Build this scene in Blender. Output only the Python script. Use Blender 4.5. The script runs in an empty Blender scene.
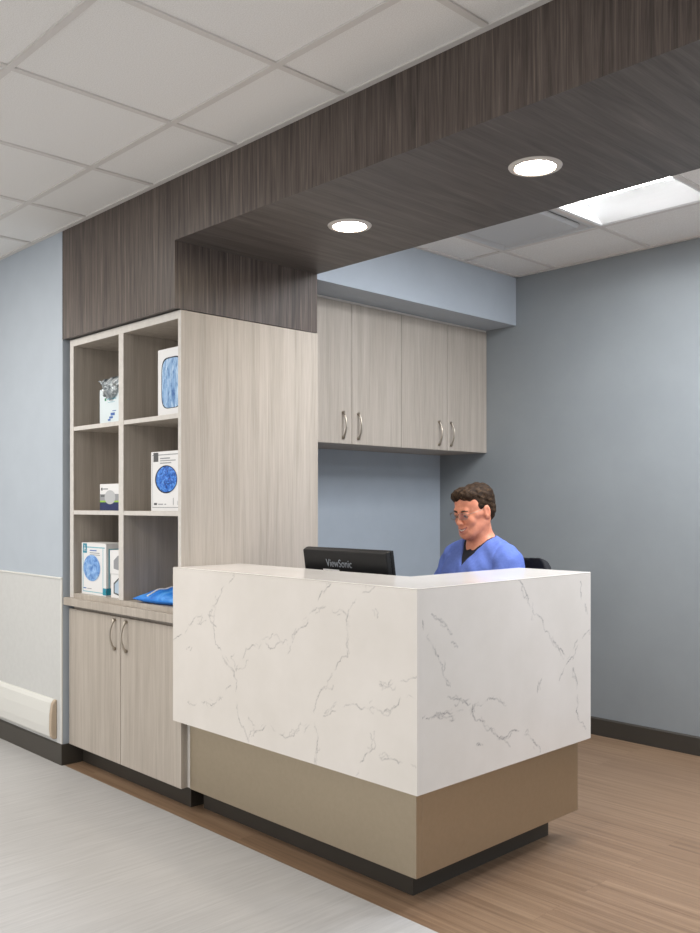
import bpy, bmesh, math, random
import numpy as np
from mathutils import Vector, Matrix
random.seed(7); rng = np.random.default_rng(7)
SC = bpy.context.scene
COL = SC.collection

# ------------------------------------------------------------------ helpers
def lin(c):
    def f(v):
        v /= 255.0
        return v / 12.92 if v <= 0.04045 else ((v + 0.055) / 1.055) ** 2.4
    return (f(c[0]), f(c[1]), f(c[2]), 1.0)

class MB:
    """collects shapes into one mesh"""
    def __init__(self): self.v = []; self.f = []; self.m = []; self.s = []
    def add(self, verts, faces, mi=0, smooth=False):
        o = len(self.v); self.v += [tuple(p) for p in verts]
        for f in faces:
            self.f.append(tuple(i + o for i in f)); self.m.append(mi); self.s.append(smooth)
        return self
    def box(self, x0, x1, y0, y1, z0, z1, mi=0):
        v = [(x0,y0,z0),(x1,y0,z0),(x1,y1,z0),(x0,y1,z0),(x0,y0,z1),(x1,y0,z1),(x1,y1,z1),(x0,y1,z1)]
        return self.add(v, [(0,3,2,1),(4,5,6,7),(0,1,5,4),(1,2,6,5),(2,3,7,6),(3,0,4,7)], mi)
    def tube(self, pts, rads, n=10, mi=0, cap=True, up=(0,0,1), flat=1.0):
        pts = [Vector(p) for p in pts]
        if not hasattr(rads, '__len__'): rads = [rads]*len(pts)
        rings = []; prev = None
        for i, p in enumerate(pts):
            t = (pts[min(i+1,len(pts)-1)] - pts[max(i-1,0)]).normalized()
            if prev is None:
                u = Vector(up)
                if abs(u.dot(t)) > .9: u = Vector((1,0,0))
            else: u = prev
            u = (u - t*u.dot(t)).normalized(); prev = u
            w = t.cross(u)
            rings.append([p + (u*math.cos(2*math.pi*k/n)*flat + w*math.sin(2*math.pi*k/n))*rads[i] for k in range(n)])
        v = [q for r in rings for q in r]; f = []
        for i in range(len(rings)-1):
            for k in range(n):
                a = i*n+k; b = i*n+(k+1)%n
                f.append((a, b, b+n, a+n))
        if cap:
            f.append(tuple(range(n-1,-1,-1))); f.append(tuple(range((len(rings)-1)*n, len(rings)*n)))
        return self.add(v, f, mi, True)
    def lathe(self, prof, cx=0, cy=0, n=48, mi=0, closed=False):
        v = []; f = []
        for r, z in prof:
            for k in range(n):
                a = 2*math.pi*k/n; v.append((cx+r*math.cos(a), cy+r*math.sin(a), z))
        m = len(prof)
        for i in range(m if closed else m-1):
            for k in range(n):
                a = i*n+k; b = i*n+(k+1)%n; j = (i+1) % m
                f.append((a, b, j*n+(k+1)%n, j*n+k))
        return self.add(v, f, mi, True)
    def prism(self, poly, axis, a0, a1, mi=0):
        """poly: 2D points in the plane normal to axis, extruded a0..a1"""
        def P(p, a):
            return (a,p[0],p[1]) if axis=='x' else (p[0],a,p[1]) if axis=='y' else (p[0],p[1],a)
        n = len(poly); v = [P(p,a0) for p in poly] + [P(p,a1) for p in poly]
        f = [tuple(range(n)), tuple(range(2*n-1,n-1,-1))] + [(i+n,(i+1)%n+n,(i+1)%n,i) for i in range(n)]
        return self.add(v, f, mi)
    def build(self, name, mats, parent=None, bevel=0, seg=2, fix=True, smooth=None):
        me = bpy.data.meshes.new(name); me.from_pydata(self.v, [], self.f)
        if not isinstance(mats, (list,tuple)): mats = [mats]
        for m in mats: me.materials.append(m)
        me.polygons.foreach_set('material_index', self.m)
        me.polygons.foreach_set('use_smooth', self.s if smooth is None else [smooth]*len(self.f))
        if fix:
            bm = bmesh.new(); bm.from_mesh(me); bmesh.ops.recalc_face_normals(bm, faces=bm.faces); bm.to_mesh(me); bm.free()
        me.update()
        o = bpy.data.objects.new(name, me); COL.objects.link(o)
        if parent: o.parent = parent
        if bevel:
            b = o.modifiers.new('bevel','BEVEL'); b.width = bevel; b.segments = seg; b.limit_method = 'ANGLE'; b.harden_normals = False
        return o

def tag(o, label, cat, group=None):
    o['label'] = label; o['category'] = cat
    if group: o['group'] = group
    return o
def thing(name, loc, label, cat, group=None, rz=0):
    o = bpy.data.objects.new(name, None); COL.objects.link(o); o.empty_display_size = .1
    o.location = loc; o.rotation_euler = (0,0,rz)
    return tag(o, label, cat, group)
def struct(o):
    o['kind'] = 'structure'; return o
def copy_tree(o, parent=None):
    c = o.copy(); COL.objects.link(c); c.parent = parent
    for ch in list(o.children): copy_tree(ch, c)
    return c

# ------------------------------------------------------------------ materials
def mat(name, rgb, rough=.5, metal=0, spec=.5, emit=None, strength=0):
    m = bpy.data.materials.new(name); m.use_nodes = True
    b = m.node_tree.nodes['Principled BSDF']
    b.inputs['Base Color'].default_value = lin(rgb); b.inputs['Roughness'].default_value = rough
    b.inputs['Metallic'].default_value = metal; b.inputs['Specular IOR Level'].default_value = spec
    if emit:
        b.inputs['Emission Color'].default_value = lin(emit); b.inputs['Emission Strength'].default_value = strength
    return m
def nd(m, t, **kw):
    n = m.node_tree.nodes.new(t)
    for k, v in kw.items():
        if k in n.inputs.keys(): n.inputs[k].default_value = v
        else: setattr(n, k, v)
    return n
def lk(m, a, b): m.node_tree.links.new(a, b)
def ramp(m, fac, stops):
    r = m.node_tree.nodes.new('ShaderNodeValToRGB'); e = r.color_ramp.elements
    while len(e) < len(stops): e.new(.5)
    for i, (p, c) in enumerate(stops): e[i].position = p; e[i].color = lin(c)
    lk(m, fac, r.inputs[0]); return r.outputs[0]
def coords(m, scale, jitter=True):
    tc = nd(m,'ShaderNodeTexCoord'); mp = nd(m,'ShaderNodeMapping'); mp.inputs['Scale'].default_value = scale
    src = tc.outputs['Object']
    if jitter:
        oi = nd(m,'ShaderNodeObjectInfo'); mu = nd(m,'ShaderNodeMath', operation='MULTIPLY'); mu.inputs[1].default_value = 9.0
        lk(m, oi.outputs['Random'], mu.inputs[0])
        ad = nd(m,'ShaderNodeVectorMath', operation='ADD'); lk(m, src, ad.inputs[0]); lk(m, mu.outputs[0], ad.inputs[1]); src = ad.outputs[0]
    lk(m, src, mp.inputs['Vector']); return mp.outputs[0]
def noise(m, vec, detail=4, rough=.55, dist=0, scale=1):
    n = nd(m,'ShaderNodeTexNoise'); n.inputs['Scale'].default_value = scale; n.inputs['Detail'].default_value = detail
    n.inputs['Roughness'].default_value = rough; n.inputs['Distortion'].default_value = dist
    lk(m, vec, n.inputs['Vector']); return n.outputs['Fac']
def mix(m, a, b, f=.5):
    x = nd(m,'ShaderNodeMath', operation='MULTIPLY_ADD')
    s = nd(m,'ShaderNodeMath', operation='SUBTRACT'); lk(m, b, s.inputs[0]); lk(m, a, s.inputs[1])
    lk(m, s.outputs[0], x.inputs[0]); x.inputs[1].default_value = f; lk(m, a, x.inputs[2]); return x.outputs[0]
def wood(name, stops, axis='z', band=28, fibre=260, rough=.45, w=.45, spec=.4, stretch=1.1, dist=.3):
    m = mat(name, (128,128,128), rough, spec=spec)
    def sc(c, l): return tuple(l if 'xyz'[i]==axis else c for i in range(3))
    a = noise(m, coords(m, sc(band, stretch)), 5, .6, dist)
    b = noise(m, coords(m, sc(fibre, 5)), 3, .6, .1)
    c = ramp(m, mix(m, a, b, w), stops)
    lk(m, c, m.node_tree.nodes['Principled BSDF'].inputs['Base Color']); return m
def mottled(name, c0, c1, scale, rough=.6, spec=.3, detail=4, lo=.35, hi=.65, bump=0):
    m = mat(name, c0, rough, spec=spec)
    n = noise(m, coords(m, (scale,)*3, False), detail, .6)
    lk(m, ramp(m, n, [(lo,c0),(hi,c1)]), m.node_tree.nodes['Principled BSDF'].inputs['Base Color'])
    if bump:
        bp = nd(m,'ShaderNodeBump'); bp.inputs['Strength'].default_value = bump; bp.inputs['Distance'].default_value = .002
        lk(m, n, bp.inputs['Height']); lk(m, bp.outputs[0], m.node_tree.nodes['Principled BSDF'].inputs['Normal'])
    return m

M = {}
M['ash'] = wood('ash_laminate', [(.28,(158,149,138)),(.50,(180,171,160)),(.72,(197,189,179))])
M['ash_edge'] = mottled('ash_edge_band', (206,202,196), (215,211,205), 30, .5)
M['walnut'] = wood('walnut_laminate', [(.30,(42,35,31)),(.45,(75,65,60)),(.58,(98,87,80)),(.74,(132,119,110))], band=46, fibre=220, w=.38, rough=.42, spec=.4, stretch=1.7, dist=1.1)
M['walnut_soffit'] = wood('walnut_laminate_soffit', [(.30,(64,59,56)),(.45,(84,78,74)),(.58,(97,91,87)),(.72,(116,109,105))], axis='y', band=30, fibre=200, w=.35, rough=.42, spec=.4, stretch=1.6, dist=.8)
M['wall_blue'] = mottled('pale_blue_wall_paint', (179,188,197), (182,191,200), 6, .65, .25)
M['wall_blue_shaded'] = mottled('pale_blue_wall_paint_shaded', (168,178,188), (171,181,191), 6, .65, .25)  # shade put into the colour: same pale blue paint, darker for the niche
M['wall_grey'] = mottled('slate_grey_wall_paint', (146,152,155), (150,156,159), 3, .6, .3)
M['wall_white'] = mat('white_wall_paint', (215,212,206), .7)
M['wainscot'] = mottled('vinyl_wall_protection', (204,205,203), (208,209,207), 40, .5)
M['rim'] = mat('white_vinyl_trim', (222,222,217), .45)
M['guard_cap'] = mat('beige_vinyl_cap', (190,172,150), .45)
M['base'] = mat('dark_taupe_rubber_base', (66,62,56), .5)
M['toe'] = mat('dark_taupe_toe_kick', (62,58,52), .45)
M['taupe'] = mottled('taupe_metallic_laminate', (182,169,148), (185,172,151), 60, .36, .4)
M['taupe'].node_tree.nodes['Principled BSDF'].inputs['Metallic'].default_value = .92
M['tile'] = mottled('mineral_fibre_tile', (226,224,221), (244,243,241), 260, .9, .1, 3, .3, .7, bump=.25)
M['grid'] = mat('painted_ceiling_grid', (216,212,208), .5)
M['nickel'] = mat('brushed_nickel', (190,182,170), .28, 1)
M['black'] = mat('black_plastic', (13,14,16), .38, spec=.3)
M['blackfab'] = mottled('black_mesh_fabric', (24,25,29), (34,35,40), 300, .8)
M['white'] = mat('white_card', (232,232,232), .5)
M['teal'] = mat('teal_print', (32,140,165), .5)
M['teallt'] = mat('pale_teal_print', (120,185,200), .5)
M['navy'] = mat('navy_print', (32,44,92), .5)
M['lime'] = mat('lime_print', (150,196,60), .5)
M['greyp'] = mat('grey_print', (150,152,156), .5)
M['dkgrey'] = mat('dark_grey_print', (84,86,88), .5)
M['greenp'] = mat('green_print', (40,130,90), .5)
M['bluep'] = mat('blue_print', (70,110,180), .5)
M['window_shade'] = mat('dark_window_shadow', (20,26,45), .7)  # shade inside the carton windows, painted as flat dark discs
M['lamp'] = mat('lit_downlight_lens', (255,255,255), .5, emit=(255,238,212), strength=88)
M['ring'] = mat('white_light_trim', (205,200,194), .4)
M['panel'] = mat('lit_troffer_lens', (255,255,255), .5, emit=(252,252,250), strength=20)
M['reflector'] = mat('white_reflector', (238,240,242), .5)
M['diff'] = mat('white_painted_metal', (200,202,204), .4)

# stone: white quartz, the veins are a pattern held in a mesh attribute
m = mat('white_quartz', (228,225,220), .16, spec=.5)
at = nd(m,'ShaderNodeAttribute'); at.attribute_name = 'vein'
n1 = noise(m, coords(m,(3,3,3),False), 5, .6); c1 = ramp(m, n1, [(.35,(224,219,212)),(.65,(231,226,220))])
sp = noise(m, coords(m,(420,420,420),False), 2, .5); 
n2 = noise(m, coords(m,(90,90,90),False), 3, .7); vm = nd(m,'ShaderNodeMapRange'); vm.inputs[1].default_value=.32; vm.inputs[2].default_value=.62; vm.inputs[3].default_value=.15; vm.inputs[4].default_value=1.0
lk(m, n2, vm.inputs[0]); mu = nd(m,'ShaderNodeMath', operation='MULTIPLY'); lk(m, at.outputs['Fac'], mu.inputs[0]); lk(m, vm.outputs[0], mu.inputs[1])
mx = nd(m,'ShaderNodeMix', data_type='RGBA'); lk(m, mu.outputs[0], mx.inputs['Factor']); lk(m, c1, mx.inputs['A']); mx.inputs['B'].default_value = lin((112,110,112))
lk(m, mx.outputs['Result'], m.node_tree.nodes['Principled BSDF'].inputs['Base Color'])
M['stone'] = m

# wood-look planks running along X
def plank_floor():
    m = mat('wood_look_vinyl_plank', (160,130,105), .33, spec=.4)
    tc = nd(m,'ShaderNodeTexCoord'); sx = nd(m,'ShaderNodeSeparateXYZ'); lk(m, tc.outputs['Object'], sx.inputs[0])
    br = nd(m,'ShaderNodeTexBrick'); br.offset = .37; br.inputs['Scale'].default_value = 1
    br.inputs['Brick Width'].default_value = 1.22; br.inputs['Row Height'].default_value = .152; br.inputs['Mortar Size'].default_value = .0006
    br.inputs['Color1'].default_value = (0,0,0,1); br.inputs['Color2'].default_value = (1,1,1,1); br.inputs['Mortar'].default_value = (.3,.3,.3,1)
    lk(m, tc.outputs['Object'], br.inputs['Vector'])
    mu = nd(m,'ShaderNodeVectorMath', operation='MULTIPLY'); lk(m, br.outputs['Color'], mu.inputs[0]); mu.inputs[1].default_value = (7,13,0)
    ad = nd(m,'ShaderNodeVectorMath', operation='ADD'); lk(m, tc.outputs['Object'], ad.inputs[0]); lk(m, mu.outputs[0], ad.inputs[1])
    mp = nd(m,'ShaderNodeMapping'); mp.inputs['Scale'].default_value = (1.1,46,1); lk(m, ad.outputs[0], mp.inputs[0])
    a = noise(m, mp.outputs[0], 4, .55, .15)
    mp2 = nd(m,'ShaderNodeMapping'); mp2.inputs['Scale'].default_value = (4,300,1); lk(m, ad.outputs[0], mp2.inputs[0])
    b = noise(m, mp2.outputs[0], 2, .5, .1)
    f = mix(m, a, b, .25)
    bw = nd(m,'ShaderNodeRGBToBW'); lk(m, br.outputs['Color'], bw.inputs[0])
    f2 = mix(m, f, bw.outputs[0], .07)
    c = ramp(m, f2, [(.28,(108,86,67)),(.46,(134,109,87)),(.70,(158,132,107))])
    mo = nd(m,'ShaderNodeMix', data_type='RGBA'); lk(m, br.outputs['Fac'], mo.inputs['Factor']); lk(m, c, mo.inputs['A']); mo.inputs['B'].default_value = lin((122,98,80))
    lk(m, mo.outputs['Result'], m.node_tree.nodes['Principled BSDF'].inputs['Base Color']); return m
M['plank'] = plank_floor()
def sheet_floor():
    m = mat('pale_grey_sheet_vinyl', (190,185,178), .4, spec=.35)
    a = noise(m, coords(m,(70,3.2,1),False), 5, .65, .4); b = noise(m, coords(m,(1.1,.8,1),False), 3, .5)
    c = ramp(m, mix(m,a,b,.4), [(.32,(171,170,169)),(.5,(184,183,182)),(.68,(195,194,193))])
    lk(m, c, m.node_tree.nodes['Principled BSDF'].inputs['Base Color']); return m
M['sheet'] = sheet_floor()

# ------------------------------------------------------------------ measures
YW = 2.144           # plane of the hall wall, the bulkhead and the stone front
XW = -4.348          # end of the hall wall
XP = -3.302          # outer face of the bookcase side panel
YG = 4.661           # slate wall
XN = -3.955          # niche wall
ZC, ZB = 2.740, 2.757  # ceilings

# ------------------------------------------------------------------ room shell
struct(MB().box(-8,3.2,-3.2,YW+.003,-.05,0).build('floor', M['sheet']))
struct(MB().box(-4.5,3.2,YW+.003,YG+.2,-.05,-.0002).build('floor_wood', M['plank']))
struct(MB().box(-8,XW,YW,YW+.16,0,ZC+.05).build('wall_left', M['wall_blue']))
struct(MB().box(XW-.3,XW,YW+.16,2.98,0,ZC).build('wall_alcove', M['wall_blue_shaded']))
struct(MB().box(XW-.3,XN,2.98,YG,0,ZB+.05).build('wall_niche', M['wall_blue_shaded']))
struct(MB().box(XN-.3,3.2,YG,YG+.15,0,ZB+.05).build('wall_back', M['wall_grey']))
struct(MB().box(3.2,3.35,-3.2,YG,0,ZB+.05).build('light_block_right', M['wall_grey']))  # unseen wall, added to keep ambient light out from the right
struct(MB().box(-8.15,-8,-3.2,YW+.16,0,ZC+.05).build('wall_end', M['wall_white']))
# bulkhead: dark laminate beam with a deeper drop over the bookcase
bk = MB().box(XW-.002,-3.308,YW,2.966,2.183,ZC+.03).box(-3.308,3.2,YW,2.966,2.4735,ZC+.03)
b = struct(bk.build('ceiling_bulkhead', [M['walnut'], M['walnut_soffit']], fix=True))
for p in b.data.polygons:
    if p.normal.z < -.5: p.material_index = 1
struct(MB().box(XN,-3.334,2.966,YG,2.457,ZB+.03).build('ceiling_soffit', M['wall_blue']))

# ceilings: lay-in tiles on an exposed grid
def ceiling(name, xs, ys, z, x0, x1, y0, y1, skip=()):
    t = MB(); g = MB(); w = .012; X = [x0]+sorted(x for x in xs if x0 < x < x1)+[x1]; Y = [y0]+sorted(y for y in ys if y0 < y < y1)+[y1]
    for i in range(len(X)-1):
        for j in range(len(Y)-1):
            cx, cy = (X[i]+X[i+1])/2, (Y[j]+Y[j+1])/2
            if any(abs(cx-a) < .25 and abs(cy-b) < .25 for a, b in skip): continue
            t.box(X[i],X[i+1],Y[j],Y[j+1],z+.006,z+.02)
    for x in X[1:-1]: g.box(x-w,x+w,y0,y1,z,z+.007)
    for y in Y[1:-1]: g.box(x0,x1,y-w,y+w,z-.0005,z+.0065)
    for (a,b_,c,d) in ((x0,x1,y0,y0+.024),(x0,x1,y1-.024,y1),(x0,x0+.024,y0,y1),(x1-.024,x1,y0,y1)): g.box(a,b_,c,d,z-.001,z+.006)
    o = struct(t.build(name, M['tile'])); struct(g.build('ceiling_grid', M['grid'], o)); return o
gx = [-2.235+.6096*k for k in range(-9,9)]
ceiling('ceiling', gx, [1.830-.6096*k for k in range(0,9)], ZC, -8, 3.2, -3.2, YW)
TROFF = (-2.735+.6096, 3.820); DIFF = (-2.735, 3.820)
ceiling('ceiling_office', [-3.040+.6096*k for k in range(0,10)], [4.125,3.515], ZB, -3.334, 2.2, 2.966, YG, skip=(TROFF, DIFF))

# base boards
struct(MB().prism([(YW-.011,0),(YW,0),(YW,.106),(YW-.004,.106),(YW-.011,.098)],'x',-8,XW).build('baseboard_left', M['base']))
struct(MB().box(XW,XW+.011,YW-.011,2.252,0,.106).build('baseboard_alcove', M['base']))
struct(MB().prism([(YG-.011,0),(YG,0),(YG,.102),(YG-.004,.102),(YG-.011,.094)],'x',XN,2.2).build('baseboard_back', M['base']))
# vinyl wall protection with its rim
struct(MB().box(-8,XW-.001,YW-.004,YW,.106,.952).build('trim_1', M['wainscot']))
struct(MB().box(-8,XW,YW-.008,YW,.952,.962).box(XW-.012,XW+.001,YW-.006,YW+.002,.106,.962).build('trim_2', M['rim'], bevel=.002))
# wall bumper
wb = thing('wall_bumper', (-6.2,YW,.222), 'white vinyl bumper rail low on the pale wall, above the dark skirting', 'wall guard')
pr = [(-.004,-.098),(-.022,-.098),(-.034,-.085),(-.038,-.04),(-.036,.03),(-.028,.085),(-.016,.103),(-.004,.106)]
MB().prism(pr,'x',-1.75,1.775).build('bumper_cover', M['rim'], wb, bevel=.003)
MB().prism(pr,'x',1.775,1.80).build('end_cap', M['guard_cap'], wb, bevel=.006, seg=3)

# ------------------------------------------------------------------ cabinet pulls
def pull(parent, loc, out, length=.145):
    """arched bow pull, standing along z; out = direction away from the door"""
    o = Vector(out); mb = MB(); pts = []; rad = []
    for i in range(17):
        t = i/16; s = math.sin(math.pi*t)
        pts.append(Vector((0,0,(t-.5)*length)) + o*(.004+.026*s**.75)); rad.append(.0050+.0035*abs(2*t-1)**6)
    mb.tube(pts, rad, 10, up=out)
    for s in (-1,1):
        mb.tube([Vector((0,0,s*length*.47)), Vector((0,0,s*length*.47))+o*.010], [.0075,.0060], 12)
    h = mb.build('handle', M['nickel'], parent); h.location = loc; return h

# ------------------------------------------------------------------ base cabinet, its top, shelf unit
YD = 2.172
bc = thing('base_cabinet', (-3.81,YD,0), 'grey ash base cabinet with two doors, under the pigeonhole shelves', 'cabinet')
L = lambda x: x+3.81
D = lambda y: y-YD
MB().box(L(-4.318),L(-3.302),D(YD+.02),D(2.60),.108,.818).build('body', M['ash'], bc)
MB().box(L(-4.337),L(-3.345),D(2.252),D(2.56),0,.1075).build('toe_kick', M['toe'], bc)
for (x0,x1,hx) in ((-4.331,-3.8175,-3.862),(-3.8135,-3.302,-3.757)):
    d = MB().box(x0-(x0+x1)/2,(x1-x0)/2,0,.019,.107,.803).build('door', M['ash'], bc, bevel=.0012)
    d.location = (L((x0+x1)/2),0,0)
    pull(d, (hx-(x0+x1)/2,-.0,.718), (0,-1,0))
ct = MB().box(-4.345,-3.3165,YW+.003,YD+.43,.8225,.861).build('countertop', M['ash'], bevel=.0015)
tag(ct, 'grey ash ledge top between base cabinet doors and open shelves', 'countertop')

bs = thing('shelf_unit', (-3.81,YD,.861), 'tall grey ash pigeonhole unit of six cubbies with a wide side panel', 'bookcase')
Z = lambda z: z-.861
YB = 2.62
MB().box(L(-4.320),L(-4.282),0,D(YB),0,Z(2.178)).build('side_panel', M['ash'], bs, bevel=.001)
MB().box(L(-3.324),L(XP),0,D(2.966),Z(.8613),Z(2.178)).build('side_panel', M['ash'], bs, bevel=.001)
MB().box(L(-3.830),L(-3.786),.001,D(YB),Z(.885),Z(2.143)).build('divider', M['ash'], bs, bevel=.001)
MB().box(L(-4.282),L(-3.324),.0005,D(YB),Z(2.143),Z(2.178)).build('top_panel', M['ash'], bs)
MB().box(L(-4.282),L(-3.324),.0005,D(YB),Z(.8613),Z(.885)).build('bottom_panel', M['ash'], bs)
MB().box(L(-4.320),L(-3.324),D(YB),D(YB+.012),0,Z(2.178)).build('back_panel', M['ash'], bs)
for (x0,x1) in ((-4.282,-3.830),(-3.786,-3.324)):
    for z0,z1 in ((1.712,1.733),(1.286,1.307)):
        MB().box(L(x0),L(x1),.002,D(YB),Z(z0),Z(z1)).build('shelf', M['ash'], bs, bevel=.001)
for (x0,x1,z0,z1) in ((-4.3198,-4.2822,.862,2.178),(-3.8298,-3.7862,.886,2.1428),(-3.3238,-3.3022,.862,2.178),(-4.2818,-3.3242,2.1432,2.178)):
    MB().box(L(x0),L(x1),-.001,.0004,Z(z0),Z(z1)).build('edge_band', M['ash_edge'], bs)
for (x0,x1) in ((-4.282,-3.830),(-3.786,-3.324)):
    for z0,z1 in ((1.712,1.733),(1.286,1.307)):
        MB().box(L(x0)+.0003,L(x1)-.0003,.0002,.0018,Z(z0)+.0003,Z(z1)-.0003).build('edge_band', M['ash_edge'], bs)

# ------------------------------------------------------------------ wall cabinets
XC = -3.560
def wall_cab(y0, ym, y1, h0, h1, label):
    t = thing('wall_cabinet', (XN,(y0+y1)/2,1.668), label, 'cabinet', 'wall cabinets under the blue soffit')
    yc = (y0+y1)/2; zt = 2.445-1.668
    MB().box(0.0005,XC-XN-.020,y0-yc+.0005,y1-yc-.0005,0,zt).build('body', M['ash'], t)
    MB().box(0.001,XC-XN-.004,y0-yc+.0005,y1-yc-.0005,zt+.0003,zt+.0105).build('scribe_strip', M['ash_edge'], t)
    for a, b, h in ((y0,ym,h0),(ym,y1,h1)):
        d = MB().box(-.019,0,-(b-a)/2+.0015,(b-a)/2-.0015,.001,zt-.002).build('door', M['ash'], t, bevel=.0012)
        d.location = (XC-XN,(a+b)/2-yc,0)
        pull(d, (0,h-(a+b)/2,.102), (1,0,0))
wall_cab(3.050,3.449,3.850,3.380,3.496,'pale grey two-door wall cabinet beside the tall wood side panel')
wall_cab(3.850,4.264,4.659,4.184,4.297,'pale grey two-door wall cabinet against the slate grey wall')

# ------------------------------------------------------------------ reception desk
XS, YS, ZT, ZS = -1.910, 2.139, 1.068, .408
YE = 3.172
XL = -3.314
dk = thing('reception_desk', (XS,YS,0), 'L-shaped reception desk, white veined quartz over taupe base', 'desk')
lx = lambda x: x-XS
ly = lambda y: y-YS
FRONT=[
[(-2.876,1.066),(-2.876,1.051),(-2.923,1.019),(-2.996,.935),(-3.008,.862),(-3.008,.797),(-2.947,.739),(-2.876,.677),(-2.864,.608),(-2.852,.525),(-2.841,.485),(-2.795,.438),(-2.779,.41)],
[(-3.008,.884),(-3.174,.839),(-3.309,.757)],
[(-2.864,.678),(-2.761,.795),(-2.695,.816),(-2.547,.819)],
[(-2.547,.786),(-2.517,.849),(-2.487,.884),(-2.409,.956),(-2.314,1.058)],
[(-2.409,.956),(-2.333,.969),(-2.251,.969),(-2.233,.956)],
[(-2.096,1.072),(-2.155,1.038),(-2.224,.972),(-2.233,.934),(-2.233,.873),(-2.229,.812),(-2.296,.754),(-2.361,.682),(-2.393,.626),(-2.399,.562),(-2.386,.488),(-2.399,.409)],
[(-3.201,.505),(-3.071,.526),(-2.996,.545),(-2.899,.617)],
[(-2.071,.743),(-2.038,.736),(-1.99,.76),(-1.913,.788)],
[(-2.352,.589),(-2.242,.644),(-2.155,.646),(-2.071,.642),(-2.006,.676),(-1.913,.714)],
[(-2.795,.431),(-2.717,.472),(-2.652,.504),(-2.609,.485),(-2.507,.504),(-2.428,.544)],
[(-2.104,.577),(-2.096,.531),(-2.146,.485),(-2.172,.444),(-2.189,.413)],
[(-2.079,.499),(-2.022,.504),(-1.959,.506),(-1.913,.498)],
[(-2.096,.989),(-2.087,.96)],[(-3.008,.934),(-3.046,.88),(-2.996,.841)],[(-3.187,.74),(-3.201,.724)]]
RIGHT=[
[(2.144,1.04),(2.17,.934),(2.203,.895),(2.23,.848),(2.264,.809),(2.264,.773),(2.299,.738)],
[(2.21,.982),(2.278,.937),(2.313,.906)],
[(2.144,.651),(2.223,.651),(2.264,.653),(2.348,.647),(2.423,.632),(2.48,.591),(2.526,.559),(2.581,.512),(2.637,.473)],
[(2.292,.694),(2.362,.679),(2.423,.656),(2.511,.666),(2.605,.623)],
[(2.581,.517),(2.653,.528),(2.736,.499),(2.788,.46),(2.823,.418)],
[(2.223,.656),(2.25,.638),(2.32,.619)],
[(2.686,1.065),(2.736,1.007),(2.77,.96),(2.84,.904),(2.876,.855),(2.921,.81),(2.967,.779),(2.995,.75)],
[(3.161,.838),(3.101,.801),(3.062,.763),(3.005,.728),(2.977,.7),(2.936,.659)],
[(3.097,1.035),(3.101,.971),(3.141,.926),(3.151,.903)],
[(3.043,.702),(3.072,.635),(3.072,.571),(3.082,.496),(3.131,.45)],
[(2.814,.681),(2.805,.642)],[(2.423,.656),(2.423,.628)],[(2.45,.512),(2.468,.512)],[(2.32,.874),(2.336,.868)]]
def jag(pts, amp, n):
    pts = [np.array(p,float) for p in pts]
    for _ in range(n):
        out = [pts[0]]
        for a, b in zip(pts, pts[1:]):
            d = b-a; L_ = np.linalg.norm(d); nrm = np.array([-d[1],d[0]])/(L_+1e-9)
            out += [(a+b)/2 + nrm*rng.normal()*amp*L_, b]
        pts = out
    return np.array(pts)
def vein_field(veins, us, zs, strong):
    G = np.zeros((len(us),len(zs))); du = us[1]-us[0]; dz = zs[1]-zs[0]
    for v in veins:
        for strand in range(3):
            off = np.array([rng.normal()*.008, rng.normal()*.006]) if strand else np.zeros(2)
            P = jag(np.array(v)+off, .17 if strand else .13, 5); phase = rng.uniform(0,9)
            seg = np.linalg.norm(np.diff(P,axis=0),axis=1); s = np.concatenate([[0],np.cumsum(seg)])
            t = np.arange(0,s[-1],.0008)
            px = np.interp(t,s,P[:,0]); pz = np.interp(t,s,P[:,1])
            w = .5+.5*np.sin(t*31+phase)+.4*np.sin(t*83+2*phase)
            w = np.clip(w,0,1)*(1.0 if strand==0 else .6)*strong
            if strand: w = np.where(np.sin(t*19+phase) > .1, w, 0)
            i = (px-us[0])/du; j = (pz-zs[0])/dz
            for di in (0,1):
                for dj in (0,1):
                    a = np.floor(i).astype(int)+di; b = np.floor(j).astype(int)+dj
                    ww = w*np.clip(1-abs(i-a),0,1)*np.clip(1-abs(j-b),0,1)
                    ok = (a>=0)&(a<len(us))&(b>=0)&(b<len(zs))
                    np.maximum.at(G,(a[ok],b[ok]),ww[ok]*1.5)
    return np.clip(G,0,1)
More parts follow.
